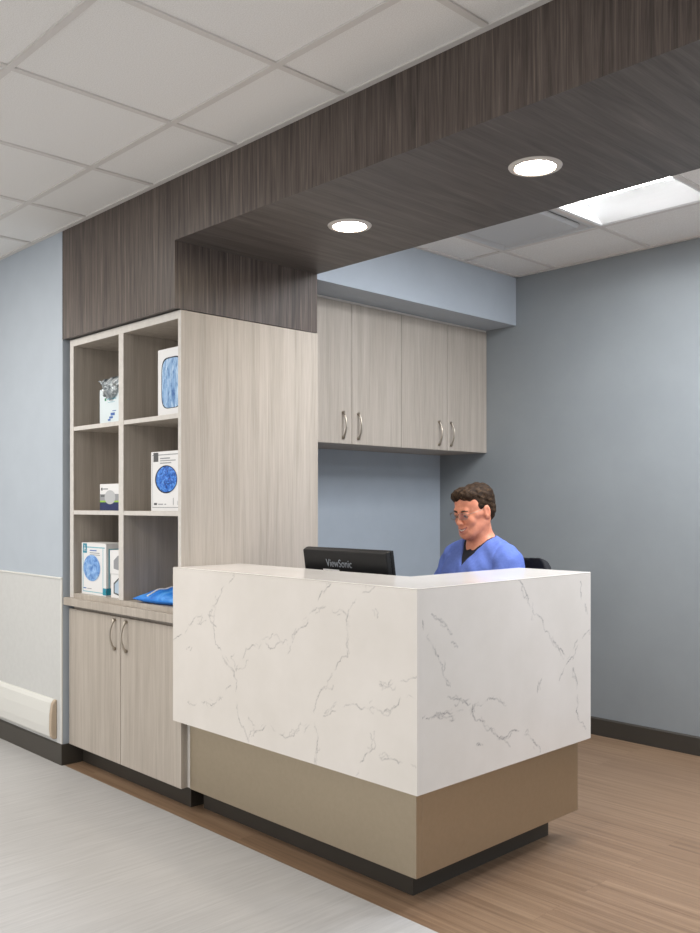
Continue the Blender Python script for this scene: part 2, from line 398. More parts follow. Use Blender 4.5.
def slab(name, face, u0, u1, v0, v1, t, veins, strong, parent, step=.0032):
    """stone slab: a fine grid carries the vein pattern on the outer face; face 'front' looks to -y, 'side' to +x, 'top' to +z"""
    us = np.linspace(u0,u1,int((u1-u0)/step)+1); vs = np.linspace(v0,v1,int((v1-v0)/step)+1)
    G = vein_field(veins,us,vs,strong) if veins else np.zeros((len(us),len(vs)))
    U,V = np.meshgrid(us,vs,indexing='ij'); n,k = U.shape
    if face=='front': P = np.stack([U-XS,np.zeros_like(U),V],-1); back = [(u0-XS,t,v0),(u1-XS,t,v0),(u1-XS,t,v1),(u0-XS,t,v1)]
    else: P = np.stack([np.zeros_like(U),U-YS,V],-1); back = [(-t,u0-YS,v0),(-t,u1-YS,v0),(-t,u1-YS,v1),(-t,u0-YS,v1)]
    idx = np.arange(n*k).reshape(n,k)
    F = np.stack([idx[:-1,:-1],idx[1:,:-1],idx[1:,1:],idx[:-1,1:]],-1).reshape(-1,4).tolist()
    N = n*k; c = [idx[0,0],idx[-1,0],idx[-1,-1],idx[0,-1]]
    edges = [idx[:,0].tolist(), idx[-1,:].tolist(), idx[::-1,-1].tolist(), idx[0,::-1].tolist()]
    for q in range(4): F.append(edges[q][::-1]+[N+q,N+(q+1)%4])
    F.append([N+3,N+2,N+1,N])
    me = bpy.data.meshes.new(name); me.from_pydata(P.reshape(-1,3).tolist()+back,[],F); me.materials.append(M['stone'])
    at = me.attributes.new('vein','FLOAT','POINT'); at.data.foreach_set('value', np.concatenate([G.reshape(-1),np.zeros(4)]).astype(np.float32))
    me.update(); o = bpy.data.objects.new(name,me); COL.objects.link(o); o.parent = parent; return o
TH = .024
slab('front_slab','front',XL,XS,ZS,ZT-.004,TH,FRONT,.62,dk)
sd = slab('side_slab','side',YS+TH+.0002,YE,ZS,ZT-.004,TH,RIGHT,.85,dk)
# countertop: L shaped, its mitred rim continues the fronts
tp = [(XL,YS),(XS,YS),(XS,YE),(-2.255,YE),(-2.255,2.487),(-3.3005,2.487),(-3.3005,YS+TH),(XL,YS+TH)]
XJ = -3.3005
ti = [(XJ,YS+TH),(XS-TH,YS+TH),(XS-TH,YE),(-2.255,YE),(-2.255,2.487),(XJ,2.487)]
MB().prism([(lx(x),ly(y)) for x,y in tp],'z',ZT-.004,ZT).prism([(lx(x),ly(y)) for x,y in ti],'z',ZT-.030,ZT-.0041).build('countertop', M['stone'], dk, bevel=.0018)
# taupe base, toe kick, filler and the work surface on the staff side
YK, XK = 2.197, -1.966
MB().box(lx(-3.272),lx(XK),ly(YK),ly(YK+.03),.110,ZS+.12).build('base_panel', M['taupe'], dk, bevel=.001)
MB().box(lx(XK-.03),lx(XK),ly(YK+.0302),ly(YE-.004),.110,ZS+.12).build('base_panel', M['taupe'], dk, bevel=.001)
MB().box(lx(-3.300),lx(-3.273),ly(YK+.006),ly(YK+.03),.110,ZS+.02).build('filler_strip', M['ash_edge'], dk)
MB().box(lx(-3.299),lx(-2.061),ly(2.287),ly(2.305),0,.109).build('toe_kick', M['toe'], dk)
MB().box(lx(-2.079),lx(-2.061),ly(2.3052),ly(3.102),0,.109).build('toe_kick', M['toe'], dk)
ws = [(XL+.02,2.232),(-2.0,2.232),(-2.0,YE-.01),(-2.20,YE-.01),(-2.20,2.86),(XL+.02,2.86)]
MB().prism([(lx(x),ly(y)) for x,y in ws],'z',.712,.740).build('work_surface', M['ash'], dk, bevel=.002)
MB().box(lx(-3.2995),lx(XS-TH-.001),ly(YS+TH+.001),ly(YS+TH+.02),.53,ZT-.032).build('backing_panel', M['taupe'], dk)
MB().box(lx(XS-TH-.02),lx(XS-TH-.001),ly(YS+TH+.021),ly(YE-.003),.53,ZT-.032).build('backing_panel', M['taupe'], dk)
MB().box(lx(-3.29),lx(-3.265),ly(2.31),ly(2.84),0,.711).build('support_panel', M['taupe'], dk)
MB().box(lx(-2.18),lx(-2.09),ly(3.06),ly(3.10),.109,.711).build('support_panel', M['taupe'], dk)

# ------------------------------------------------------------------ monitor
mo = thing('computer_monitor', (-2.674,2.60,.7392+.001), 'black flat monitor seen from the back behind the stone counter', 'monitor')
mp_ = Matrix.Translation((0,-.02,.263)) @ Matrix.Rotation(math.radians(9),4,'X')
W,Hh = .252,.152
def frus(mb, y0, y1, a, b, mi=0, z=0):
    v = [(-a[0],y0,-a[1]+z),(a[0],y0,-a[1]+z),(a[0],y0,a[1]+z),(-a[0],y0,a[1]+z),(-b[0],y1,-b[1]+z),(b[0],y1,-b[1]+z),(b[0],y1,b[1]+z),(-b[0],y1,b[1]+z)]
    return mb.add(v,[(0,1,2,3),(7,6,5,4),(0,4,5,1),(1,5,6,2),(2,6,7,3),(3,7,4,0)],mi)
hs = MB(); frus(hs,-.022,.0,(W-.006,Hh-.006),(W,Hh)); 
housing = hs.build('housing', M['black'], mo, bevel=.004, seg=3); housing.matrix_local = mp_
bz = MB().box(-W,W,.0004,.018,-Hh,Hh).build('bezel', M['black'], mo, bevel=.003); bz.matrix_local = mp_
bu = MB(); frus(bu,-.0425,-.0225,(.13,.06),(.17,.085),z=-.055); bu = bu.build('rear_bulge', M['black'], mo, bevel=.006, seg=3); bu.matrix_local = mp_
scr = MB().box(-W+.014,W-.014,.0183,.0195,-Hh+.02,Hh-.014).build('screen', mat('screen_glow',(20,24,30),.2,emit=(150,175,205),strength=.6), mo); scr.matrix_local = mp_
tx = bpy.data.curves.new('brand_text','FONT'); tx.body = 'ViewSonic'; tx.size = .046; tx.align_x = 'CENTER'; tx.align_y = 'CENTER'; tx.extrude = .0004
to = bpy.data.objects.new('tmp_text', tx); COL.objects.link(to); bpy.context.view_layer.update()
tm = bpy.data.meshes.new_from_object(to.evaluated_get(bpy.context.evaluated_depsgraph_get())); bpy.data.objects.remove(to)
tm.name = 'lettering'; tm.materials.clear(); tm.materials.append(mat('silver_lettering',(150,156,165),.35,.3))
lt = bpy.data.objects.new('lettering', tm); COL.objects.link(lt); lt.parent = mo
lt.matrix_local = mp_ @ Matrix.Translation((-.0285,-.0228,.093)) @ Matrix.Rotation(math.pi/2,4,'X') @ Matrix.Scale(.80,4,(1,0,0))
st = MB().box(-.128,-.03,-.0235,-.0228,.052,.068).build('sticker', M['white'], mo); st.matrix_local = mp_
st = MB().box(.0,.022,-.0237,-.0228,.045,.0535).build('sticker', mat('orange_sticker',(215,140,60),.5), mo); st.matrix_local = mp_
MB().box(-.035,.035,-.085,-.058,.008,.30).build('stand_neck', M['black'], mo, bevel=.004)
MB().lathe([(0,0),(.13,0),(.13,.006),(.05,.014),(0,.014)],0,-.06,40).build('stand_base', M['black'], mo)

# ------------------------------------------------------------------ downlights in the bulkhead
dl = thing('downlight', (-2.640,2.545,2.4735), 'lit round downlight over the desk, closer to the bookcase', 'ceiling light', 'recessed downlights in the dark wood bulkhead')
MB().lathe([(.068,-.0002),(.068,-.006),(.072,-.0075),(.088,-.004),(.090,-.0002)],n=56).build('trim_ring', M['ring'], dl)
MB().lathe([(.0679,-.0005),(.0679,-.003),(.03,-.0034),(.0001,-.0035)],n=56).build('lens', M['lamp'], dl)
d2 = copy_tree(dl); d2.location = (-1.745,2.549,2.4735)
d2['label'] = 'lit round downlight farther from the bookcase, above the desk corner'

# ------------------------------------------------------------------ troffer and diffuser in the office ceiling
tf = thing('troffer_light', (TROFF[0],TROFF[1],ZB), 'bright square recessed light panel in the office ceiling', 'ceiling light')
h = .2925; o_ = .3048
fr = MB()
for a in (0,1,2,3):
    c, s = [(1,0),(0,1),(-1,0),(0,-1)][a]
    R_ = lambda x,y: (x*c-y*s, x*s+y*c)
    fr.add([(*R_(-h,-h),.0005),(*R_(h,-h),.0005),(*R_(h-.012,-h+.012),.003),(*R_(-h+.012,-h+.012),.003)],[(0,1,2,3)])
fr.build('rim', M['reflector'], tf)
rf = MB(); q = .28
rows = []
for i in range(9):                         # curved side reflectors sweep up to the central lens
    t = i/8; x = q-(q-.085)*t; z = .004+.078*math.sin(t*math.pi/2)
    rows.append((x,z))
for s in (-1,1):
    for (xa,za),(xb,zb) in zip(rows,rows[1:]):
        rf.add([(-q,s*xa,za),(q,s*xa,za),(q,s*xb,zb),(-q,s*xb,zb)],[(0,1,2,3)],0,True)
for s in (-1,1):
    rf.add([(s*q,-q,.003),(s*q,q,.003),(s*q,q,.083),(s*q,-q,.083)],[(0,1,2,3)])
rf.build('reflector', M['panel_side'] if 'panel_side' in M else M['reflector'], tf)
MB().box(-q,q,-.085,.085,.070,.080).build('lens', M['panel'], tf)
MB().box(-q-.004,q+.004,-q-.004,q+.004,.086,.09).build('housing', M['reflector'], tf)
df = thing('air_diffuser', (DIFF[0],DIFF[1],ZB), 'white square air diffuser beside the lit panel in the ceiling', 'air vent')
fr = MB()
for a in (0,1,2,3):
    c, s = [(1,0),(0,1),(-1,0),(0,-1)][a]
    R_ = lambda x,y: (x*c-y*s, x*s+y*c)
    fr.add([(*R_(-h,-h),.001),(*R_(h,-h),.001),(*R_(h-.02,-h+.02),.001),(*R_(-h+.02,-h+.02),.001)],[(0,1,2,3)])
    fr.add([(*R_(-h+.02,-h+.02),.001),(*R_(h-.02,-h+.02),.001),(*R_(h-.10,-h+.10),.075),(*R_(-h+.10,-h+.10),.075)],[(0,1,2,3)])
fr.box(-.2,.2,-.2,.2,.075,.08)
fr.build('frame', M['diff'], df)
fp = MB(); frus_v = .222
fp.add([(-frus_v,-frus_v,-.002),(frus_v,-frus_v,-.002),(frus_v,frus_v,-.002),(-frus_v,frus_v,-.002),(-frus_v-.012,-frus_v-.012,.018),(frus_v+.012,-frus_v-.012,.018),(frus_v+.012,frus_v+.012,.018),(-frus_v-.012,frus_v+.012,.018)],[(3,2,1,0),(4,5,6,7),(0,1,5,4),(1,2,6,5),(2,3,7,6),(3,0,4,7)])
fp.build('face_plate', M['diff'], df)
for sx,sy in ((1,1),(1,-1),(-1,1),(-1,-1)):
    MB().tube([(sx*.17,sy*.17,.018),(sx*.185,sy*.185,.06)],.005,8).build('hanger', M['nickel'], df)

# ------------------------------------------------------------------ surface from a distance field
class Field:
    def __init__(s, xs, ys, zs):
        s.x, s.y, s.z = [np.asarray(a,np.float32) for a in (xs,ys,zs)]
        s.F = np.full((len(xs),len(ys),len(zs)), .5, np.float32)
    def _win(s, lo, hi, pad):
        sl = []
        for ax, a, b in zip((s.x,s.y,s.z),lo,hi):
            i = max(int(np.searchsorted(ax,a-pad))-1,0); j = min(int(np.searchsorted(ax,b+pad))+1,len(ax)); sl.append(slice(i,max(j,i)))
        return tuple(sl)
    def op(s, fn, lo, hi, k=.0, mode='add'):
        w = s._win(lo,hi,k+.02)
        X = s.x[w[0]][:,None,None]; Y = s.y[w[1]][None,:,None]; Z_ = s.z[w[2]][None,None,:]
        A = s.F[w]
        if A.size == 0: return
        B = fn(X,Y,Z_)
        if mode == 'add':
            R = np.minimum(A,B)
            if k: hh = np.clip(k-np.abs(A-B),0,None)/k; R = R - hh*hh*k*.25
        else:
            B = -B; R = np.maximum(A,B)
            if k: hh = np.clip(k-np.abs(A-B),0,None)/k; R = R + hh*hh*k*.25
        s.F[w] = R
    def mesh(s):
        F = s.F; ins = F < 0; nx,ny,nz = F.shape
        cnt = np.zeros((nx-1,ny-1,nz-1),np.int8)
        for a in (0,1):
            for b in (0,1):
                for c in (0,1): cnt += ins[a:nx-1+a,b:ny-1+b,c:nz-1+c]
        I,J,K = np.nonzero((cnt>0)&(cnt<8))
        vid = np.full(cnt.shape,-1,np.int32); vid[I,J,K] = np.arange(len(I))
        acc = np.zeros((len(I),3)); num = np.zeros(len(I))
        ax = (s.x,s.y,s.z)
        for d in range(3):
            o1,o2 = [e for e in range(3) if e!=d]
            for a in (0,1):
                for b in (0,1):
                    p = [I,J,K]; p = [v.copy() for v in p]; p[o1] = p[o1]+a; p[o2] = p[o2]+b
                    q = [v.copy() for v in p]; q[d] = q[d]+1
                    f0 = F[tuple(p)]; f1 = F[tuple(q)]; cr = (f0<0)!=(f1<0)
                    t = np.where(cr, f0/np.where(cr,f0-f1,1), 0)
                    pos = np.stack([ax[e][p[e]] for e in range(3)],-1).astype(float)
                    pos[:,d] += t*(ax[d][q[d]]-ax[d][p[d]])
                    acc[cr] += pos[cr]; num[cr] += 1
        V = acc/num[:,None]; faces = []
        for d in range(3):
            o1,o2 = [(1,2),(2,0),(0,1)][d]
            sl0 = [slice(None)]*3; sl1 = [slice(None)]*3; sl0[d] = slice(0,-1); sl1[d] = slice(1,None)
            a = ins[tuple(sl0)]; b = ins[tuple(sl1)]; idx = list(np.nonzero(a!=b))
            ok = (idx[o1]>0)&(idx[o2]>0)&(idx[o1]<F.shape[o1]-1)&(idx[o2]<F.shape[o2]-1)
            idx = [v[ok] for v in idx]; sgn = a[tuple(idx)]
            def cell(e1,e2):
                c = [v.copy() for v in idx]; c[o1] -= e1; c[o2] -= e2; return vid[tuple(c)]
            q = np.stack([cell(1,1),cell(0,1),cell(0,0),cell(1,0)],-1)
            q[~sgn] = q[~sgn][:,::-1]; faces.append(q)
        return V, np.concatenate(faces)
def ell(c, r, R=None):
    c = np.array(c,np.float32); r = np.array(r,np.float32)
    def fn(X,Y,Z_):
        x,y,z = X-c[0],Y-c[1],Z_-c[2]
        k0 = np.sqrt((x/r[0])**2+(y/r[1])**2+(z/r[2])**2)+1e-6; k1 = np.sqrt((x/r[0]**2)**2+(y/r[1]**2)**2+(z/r[2]**2)**2)+1e-6
        return (k0*(k0-1)/k1).astype(np.float32)
    return fn, c-r, c+r
def cap(a, b, ra, rb, sq=(1,1,1)):
    a = np.array(a,np.float32); b = np.array(b,np.float32); d = b-a; L2 = float(d@d)+1e-9
    def fn(X,Y,Z_):
        h_ = np.clip(((X-a[0])*d[0]+(Y-a[1])*d[1]+(Z_-a[2])*d[2])/L2,0,1)
        return (np.sqrt((X-a[0]-h_*d[0])**2+(Y-a[1]-h_*d[1])**2+(Z_-a[2]-h_*d[2])**2)-(ra+(rb-ra)*h_)).astype(np.float32)
    r = max(ra,rb); return fn, np.minimum(a,b)-r, np.maximum(a,b)+r
def mesh_obj(name, V, Fc, mats, parent=None, smooth=True):
    me = bpy.data.meshes.new(name); me.vertices.add(len(V)); me.vertices.foreach_set('co', np.asarray(V,np.float32).reshape(-1))
    n = len(Fc); me.loops.add(n*4); me.loops.foreach_set('vertex_index', np.asarray(Fc,np.int32).reshape(-1))
    me.polygons.add(n); me.polygons.foreach_set('loop_start', np.arange(0,n*4,4,dtype=np.int32))
    me.update(calc_edges=True); me.validate()
    if not isinstance(mats,(list,tuple)): mats = [mats]
    for q in mats: me.materials.append(q)
    me.polygons.foreach_set('use_smooth',[smooth]*len(me.polygons)); me.update()
    o = bpy.data.objects.new(name,me); COL.objects.link(o)
    if parent: o.parent = parent
    return o
def rng_axis(*segs):
    out = []
    for a,b,h_ in segs: out += list(np.arange(a,b-1e-6,h_))
    return np.array(out+[segs[-1][1]])

# ------------------------------------------------------------------ the person behind the desk
HC = np.array([.001,-.047,1.308])                  # head centre (between the eyes and ears)
HS = .925                                        # head size
_p, _y = math.radians(13), math.radians(5)       # head bent down, turned a little
HR = np.array(Matrix.Rotation(_y,3,'Z') @ Matrix.Rotation(_p,3,'X'))
def HP(p):                                       # head frame -> person frame
    return HC + HS*(HR @ np.array(p,float))
def HI(X,Y,Z_):                                  # person frame -> head frame
    x,y,z = (X-HC[0])/HS, (Y-HC[1])/HS, (Z_-HC[2])/HS
    return [HR[0,i]*x+HR[1,i]*y+HR[2,i]*z for i in range(3)]
def hadd(F, prim, k, mode='add'):
    fn, lo, hi = prim
    P = np.array([HP((x,y,z)) for x in (lo[0],hi[0]) for y in (lo[1],hi[1]) for z in (lo[2],hi[2])])
    F.op(lambda X,Y,Z_: (HS*fn(*HI(X,Y,Z_))).astype(np.float32), P.min(0), P.max(0), k*HS, mode)
def badd(F, prim, k, mode='add'):
    fn, lo, hi = prim; F.op(fn,lo,hi,k,mode)

def torso(F, g=0.0, arms=1.0, legs=True):
    badd(F, ell((0,-.005,.94),(.160+g,.112+g,.20+g)), .03)
    badd(F, ell((0,-.035,.76),(.158+g,.132+g,.16+g)), .06)
    badd(F, ell((0,.02,.60),(.172+g,.140+g,.115+g)), .06)
    badd(F, cap((-.145,.0,1.075),(.145,.0,1.075),.062+g,.062+g), .05)
    for s in (-1,1):
        badd(F, cap((s*.02,.015,1.158),(s*.150,.005,1.108),.046+g,.042+g), .05)
        badd(F, ell((s*.075,-.07,1.0),(.085+g,.055+g,.075+g)), .05)
        sh, el = np.array((s*.188,.0,1.068)), np.array((s*.232,-.10,.835))
        e2 = sh+(el-sh)*arms
        badd(F, cap(sh,e2,.056+g*1.2,.056+(.044-.056)*arms+g*1.4), .035)
def legs(F, g=0.0, to=1.0):
    for s in (-1,1):
        badd(F, cap((s*.09,-.0,.565),(s*.125,-.43,.560),.082+g,.060+g), .04)
        badd(F, cap((s*.125,-.43,.560),(s*.125,-.39,.560-.46*to),.058+g,.058+(.036-.058)*to+g), .03)

def head(F):
    A = lambda p,k: hadd(F,p,k); S = lambda p,k: hadd(F,p,k,'sub')
    A(ell((0,.020,.036),(.075,.096,.086)),.0)
    A(ell((0,-.030,.040),(.064,.055,.066)),.03)
    A(ell((0,-.032,-.035),(.060,.054,.072)),.03)
    A(ell((0,-.040,-.082),(.046,.044,.036)),.03)
    A(ell((0,-.074,-.110),(.024,.018,.017)),.024)
    for s in (-1,1):
        A(cap((s*.056,.004,-.055),(s*.030,-.060,-.098),.018,.016),.03)
        A(ell((s*.040,-.064,-.034),(.022,.018,.020)),.02)
        A(cap((s*.060,-.040,-.010),(s*.068,.0,-.008),.010,.010),.02)
    for s in (-1,1): S(ell((s*.032,-.094,.000),(.019,.015,.012)),.014)
    A(cap((-.036,-.080,.020),(.036,-.080,.020),.009,.009),.014)
    A(cap((0,-.085,.012),(0,-.103,-.036),.0075,.0100),.012)
    A(ell((0,-.1045,-.038),(.0130,.0125,.0110)),.008)
    for s in (-1,1):
        A(ell((s*.0125,-.099,-.042),(.0075,.0095,.0075)),.006)
        S(cap((s*.024,-.096,-.046),(s*.036,-.082,-.076),.0025,.0025),.008)
        S(ell((s*.006,-.106,-.0495),(.0035,.005,.003)),.003)
        A(ell((s*.032,-.0795,.002),(.0145,.0135,.0125)),.004)   # lowered lids over the eyeballs
        A(cap((s*.020,-.0905,-.0072),(s*.044,-.085,-.0068),.0028,.0028),.004)
    A(ell((0,-.084,-.072),(.030,.014,.020)),.012)
    for a,b in (((-.033,-.078,-.0600),(-.014,-.0950,-.0685)),((-.014,-.0950,-.0685),(.014,-.0950,-.0685)),((.014,-.0950,-.0685),(.033,-.078,-.0600))): A(cap(a,b,.0042,.0042),.004)
    for a,b in (((-.030,-.080,-.0650),(-.012,-.0930,-.0835)),((-.012,-.0930,-.0835),(.012,-.0930,-.0835)),((.012,-.0930,-.0835),(.030,-.080,-.0650))): A(cap(a,b,.0050,.0050),.004)
    for a,b in (((-.028,-.090,-.0640),(0,-.101,-.0765)),((0,-.101,-.0765),(.028,-.090,-.0640))): S(cap(a,b,.0032,.0032),.002)
    for s in (-1,1):
        A(ell((s*.079,.016,-.006),(.010,.021,.034)),.006)
        A(ell((s*.076,.010,-.030),(.006,.010,.012)),.006)
        S(ell((s*.090,.012,-.004),(.0070,.011,.020)),.004)
    # neck
    F.op(*[(lambda p: p)(v) for v in cap(HP((0,.022,-.050)),(0,.006,1.13),.053,.060)], k=.025)
    for s in (-1,1): badd(F, cap(HP((s*.060,.030,-.045)),(s*.020,-.045,1.125),.012,.012), .02)

def hand(F, s):
    el = np.array((s*.232,-.10,.835)); wr = np.array((s*.135,-.352,.778))
    badd(F, cap(el,wr,.043,.027), .02)
    palm = np.array((s*.128,-.398,.772))
    badd(F, ell(palm,(.038,.048,.0145)), .02)
    for i,(dx,l) in enumerate(((-.028,.070),(-.009,.078),(.010,.073),(.028,.058))):
        k0 = palm+np.array((s*-dx*-1 if False else dx,-.036,.002)); k1 = k0+np.array((dx*.12,-l*.45,.004)); k2 = k1+np.array((dx*.06,-l*.30,-.010)); k3 = k2+np.array((0,-l*.20,-.013))
        badd(F, cap(k0,k1,.0088,.0082), .004); badd(F, cap(k1,k2,.0080,.0074), .003); badd(F, cap(k2,k3,.0074,.0064), .003)
    t0 = palm+np.array((-s*.026,.020,-.002)); t1 = palm+np.array((-s*.052,-.012,-.004)); t2 = palm+np.array((-s*.060,-.040,-.010))
    badd(F, cap(t0,t1,.0125,.0100), .008); badd(F, cap(t1,t2,.0098,.0078), .004)

ROT = math.radians(-13)
pe = thing('person', (-2.535,3.276,0), 'smiling person with glasses in blue scrubs, seated behind the desk', 'person', rz=ROT)
SKIN = mottled('skin', (207,132,104), (220,148,118), 45, .45, .4)
LIP = mat('lips', (178,98,88), .4); TEETH = mat('teeth', (206,192,180), .3)
xs = rng_axis((-.30,-.20,.005),(-.20,.20,.003),(.20,.30,.005))
ys = rng_axis((-.66,-.52,.008),(-.52,-.33,.003),(-.33,-.20,.006),(-.20,.10,.003),(.10,.20,.007))
zs = rng_axis((.03,.72,.010),(.72,.80,.003),(.80,1.10,.007),(1.10,1.46,.003))
F = Field(xs,ys,zs)
torso(F); legs(F); head(F); hand(F,1); hand(F,-1)
for s in (-1,1): badd(F, cap((s*.125,-.39,.10),(s*.128,-.50,.060),.036,.030), .02)
V,Fc = F.mesh()
bo = mesh_obj('body', V, Fc, [SKIN,LIP,TEETH], pe)
cen = V[Fc].mean(1); hx,hy,hz = HI(cen[:,0],cen[:,1],cen[:,2])
lipc = (np.abs(hx)<.032)&(hy<-.072)&(np.abs(hz+.0765-.0135*(hx/.030)**2)<.0105-.006*np.abs(hx)/.032)&(cen[:,2]>1.1)
tee = (np.abs(hx)<.022)&(hy<-.075)&(np.abs(hz+.0758-.0125*(hx/.028)**2)<.0036-.0016*np.abs(hx)/.022)&(cen[:,2]>1.1)
mi = np.zeros(len(Fc),np.int32); mi[lipc] = 1; mi[tee] = 2
bo.data.polygons.foreach_set('material_index', mi)

# hair
def hair_mat():
    m = mat('brown_hair', (62,46,34), .7, spec=.15)
    n = noise(m, coords(m,(150,40,90),False), 4, .6, 1.2)
    lk(m, ramp(m, n, [(.32,(28,20,14)),(.5,(49,36,26)),(.68,(80,62,44))]), m.node_tree.nodes['Principled BSDF'].inputs['Base Color']); return m
F = Field(rng_axis((-.12,.12,.0026)), rng_axis((-.22,.12,.0026)), rng_axis((1.17,1.475,.0026)))
hadd(F, ell((0,.026,.040),(.0845,.103,.090)), 0)
hadd(F, ell((0,.058,-.008),(.073,.066,.066)), .02)
hadd(F, ell((.012,-.045,.090),(.060,.048,.034)), .02)
hadd(F, ell((-.03,-.034,.082),(.046,.054,.038)), .02)
hadd(F, ell((.02,.035,.072),(.064,.07,.058)), .02)
Xg,Yg,Zg = np.meshgrid(F.x,F.y,F.z,indexing='ij')
Xb = Xg; Xg,hy,hz = HI(Xg,Yg,Zg)
wave = .0009*np.sin(hy*150+Xg*70+3*np.sin(Xg*50+hz*35))+.0011*np.sin(Xg*160+hy*40+2*np.sin(hy*30))+.0008*np.sin(hz*240+hy*120+Xg*90)
F.F += (wave).astype(np.float32)
line = np.interp(hy, [-.12,-.085,-.062,-.046,-.036,-.016,-.010,.004,.030,.040,.075,.13],[.074,.068,.060,.046,.018,-.012,.010,.022,.006,-.045,-.072,-.080])
line = line + .004*np.sin(Xg*130) + .006*np.sin(Xg*57+1)*(hy<-.05)
F.F = np.maximum(F.F, ((line-hz)*.6).astype(np.float32))
V,Fc = F.mesh(); mesh_obj('hair', V, Fc, hair_mat(), pe)
for s in (-1,1):
    eb = MB(); pts = [HP((s*x_,y_,z_)) for x_,y_,z_ in ((.014,-.0925,.015),(.024,-.0925,.018),(.036,-.088,.019),(.047,-.079,.016))]
    eb.tube(pts,[.003,.0042,.0038,.002],8); eb.build('eyebrow', mat('brown_brow',(74,55,42),.7), pe)
    ey = MB(); c = HP((s*.032,-.0810,-.0030)); rows = []
    n = 16; prof = [(.0118*math.sin(math.pi*i/n), -.0118*math.cos(math.pi*i/n)) for i in range(n+1)]; prof = [(r*HS,q_*HS) for r,q_ in prof]
    ey.lathe([(max(r,1e-5),zz_) for r,zz_ in prof], n=20); ey = ey.build('eye', mat('eye',(112,100,94),.25), pe); ey.location = c
# clothes
SCRUB = mottled('blue_scrub_cotton', (90,111,181), (98,119,190), 90, .75, .2)
BLK = mat('black_jersey', (22,24,34), .8)
NAVY = mat('blue_trousers', (88,110,178), .8)
F = Field(rng_axis((-.30,.30,.0045)), rng_axis((-.20,.20,.0045)), rng_axis((.54,1.25,.0045)))
torso(F,.012,.62)
Xg,Yg,Zg = np.meshgrid(F.x,F.y,F.z,indexing='ij')
ax_ = np.abs(Xg)
fold = .0016*np.sin(Zg*70+ax_*55+Yg*30)*np.clip((1.12-Zg)*8,0,1) + .0016*np.sin(ax_*90-Zg*60+2*np.sin(Yg*20))*np.clip((ax_-.09)*9,0,1)+.0010*np.sin((Xg+Zg)*75+Yg*40)
seam = -.004*np.exp(-((ax_-.170-.12*(1.10-Zg))/.006)**2)*(Zg>.93)
F.F = F.F + (fold-seam).astype(np.float32)
vz = 1.058; hw = (Zg-vz)*.72
vcut = np.maximum(ax_-np.clip(hw,-1,.088), Yg-.012)*.75          # V opening at the front
F.F = np.maximum(F.F, -vcut.astype(np.float32))
nk = (np.sqrt(Xg**2+(Yg-.012)**2)-.074)                          # round opening at the back
F.F = np.maximum(F.F, np.where(Zg>1.10,-nk,-1).astype(np.float32))
V,Fc = F.mesh(); st_ = mesh_obj('scrub_top', V, Fc, SCRUB, pe)
F = Field(rng_axis((-.16,.16,.004)), rng_axis((-.17,.14,.004)), rng_axis((.80,1.22,.004)))
torso(F,.005,.3)
Xg,Yg,Zg = np.meshgrid(F.x,F.y,F.z,indexing='ij')
nk = np.sqrt(Xg**2+(Yg-.004)**2+((Zg-1.175)*1.15)**2)-.076
F.F = np.maximum(np.maximum(F.F,-nk), np.abs(Xg)-.14).astype(np.float32)
V,Fc = F.mesh(); mesh_obj('undershirt', V, Fc, BLK, pe)
F = Field(rng_axis((-.24,.24,.009)), rng_axis((-.54,.20,.009)), rng_axis((.10,.75,.009)))
badd(F, ell((0,.02,.60),(.180,.148,.122)), 0); legs(F,.010,.93)
V,Fc = F.mesh(); mesh_obj('trousers', V, Fc, NAVY, pe)
for s in (-1,1):
    F = Field(rng_axis((s*.128-.07,s*.128+.07,.006)), rng_axis((-.64,-.30,.006)), rng_axis((-.01,.16,.006)))
    badd(F, cap((s*.125,-.37,.05),(s*.132,-.55,.040),.046,.042), 0); badd(F, cap((s*.125,-.39,.11),(s*.125,-.40,.06),.046,.05), .03)
    F.F = np.maximum(F.F, (.004-F.z)[None,None,:])
    V,Fc = F.mesh(); mesh_obj('shoe', V, Fc, M['black'], pe)
# glasses
gl = MB()
wire = .0011
def rimpts(s):
    c = (s*.0335,-.1055,-.004); out = []
    for i in range(33):
        a = 2*math.pi*i/32; ca,sa = math.cos(a),math.sin(a); e = .7
        x_ = c[0]+math.copysign(abs(ca)**e,ca)*.0255; z_ = c[2]+math.copysign(abs(sa)**e,sa)*.0160
        out.append(HP((x_, c[1]+.9*(abs(x_)-.0335)*.30*(1 if True else 0)+abs(abs(x_)-.0335)**2*2, z_)))
    return out
for s in (-1,1):
    gl.tube(rimpts(s), wire, 6, cap=False)
    gl.tube([HP(p) for p in ((s*.058,-.099,.003),(s*.068,-.092,.006),(s*.0785,-.06,.008),(s*.082,-.01,.010),(s*.082,.012,.008),(s*.080,.030,-.010))], [.0010,.0010,.0010,.0010,.0010,.0010], 6)
gl.tube([HP(p) for p in ((-.0085,-.1125,-.001),(-.004,-.1145,.0015),(.004,-.1145,.0015),(.0085,-.1125,-.001))], wire, 6, cap=False)
gl = gl.build('eyeglasses', mat('silver_wire',(150,138,122),.4,1), pe)
GLASS = bpy.data.materials.new('spectacle_glass'); GLASS.use_nodes = True
nt = GLASS.node_tree; nt.nodes.clear()
out = nt.nodes.new('ShaderNodeOutputMaterial'); tr = nt.nodes.new('ShaderNodeBsdfTransparent'); gs = nt.nodes.new('ShaderNodeBsdfGlossy'); mxs = nt.nodes.new('ShaderNodeMixShader')
gs.inputs['Roughness'].default_value = .03; mxs.inputs[0].default_value = .05; tr.inputs[0].default_value = (.93,.94,.95,1)
nt.links.new(tr.outputs[0],mxs.inputs[1]); nt.links.new(gs.outputs[0],mxs.inputs[2]); nt.links.new(mxs.outputs[0],out.inputs[0])
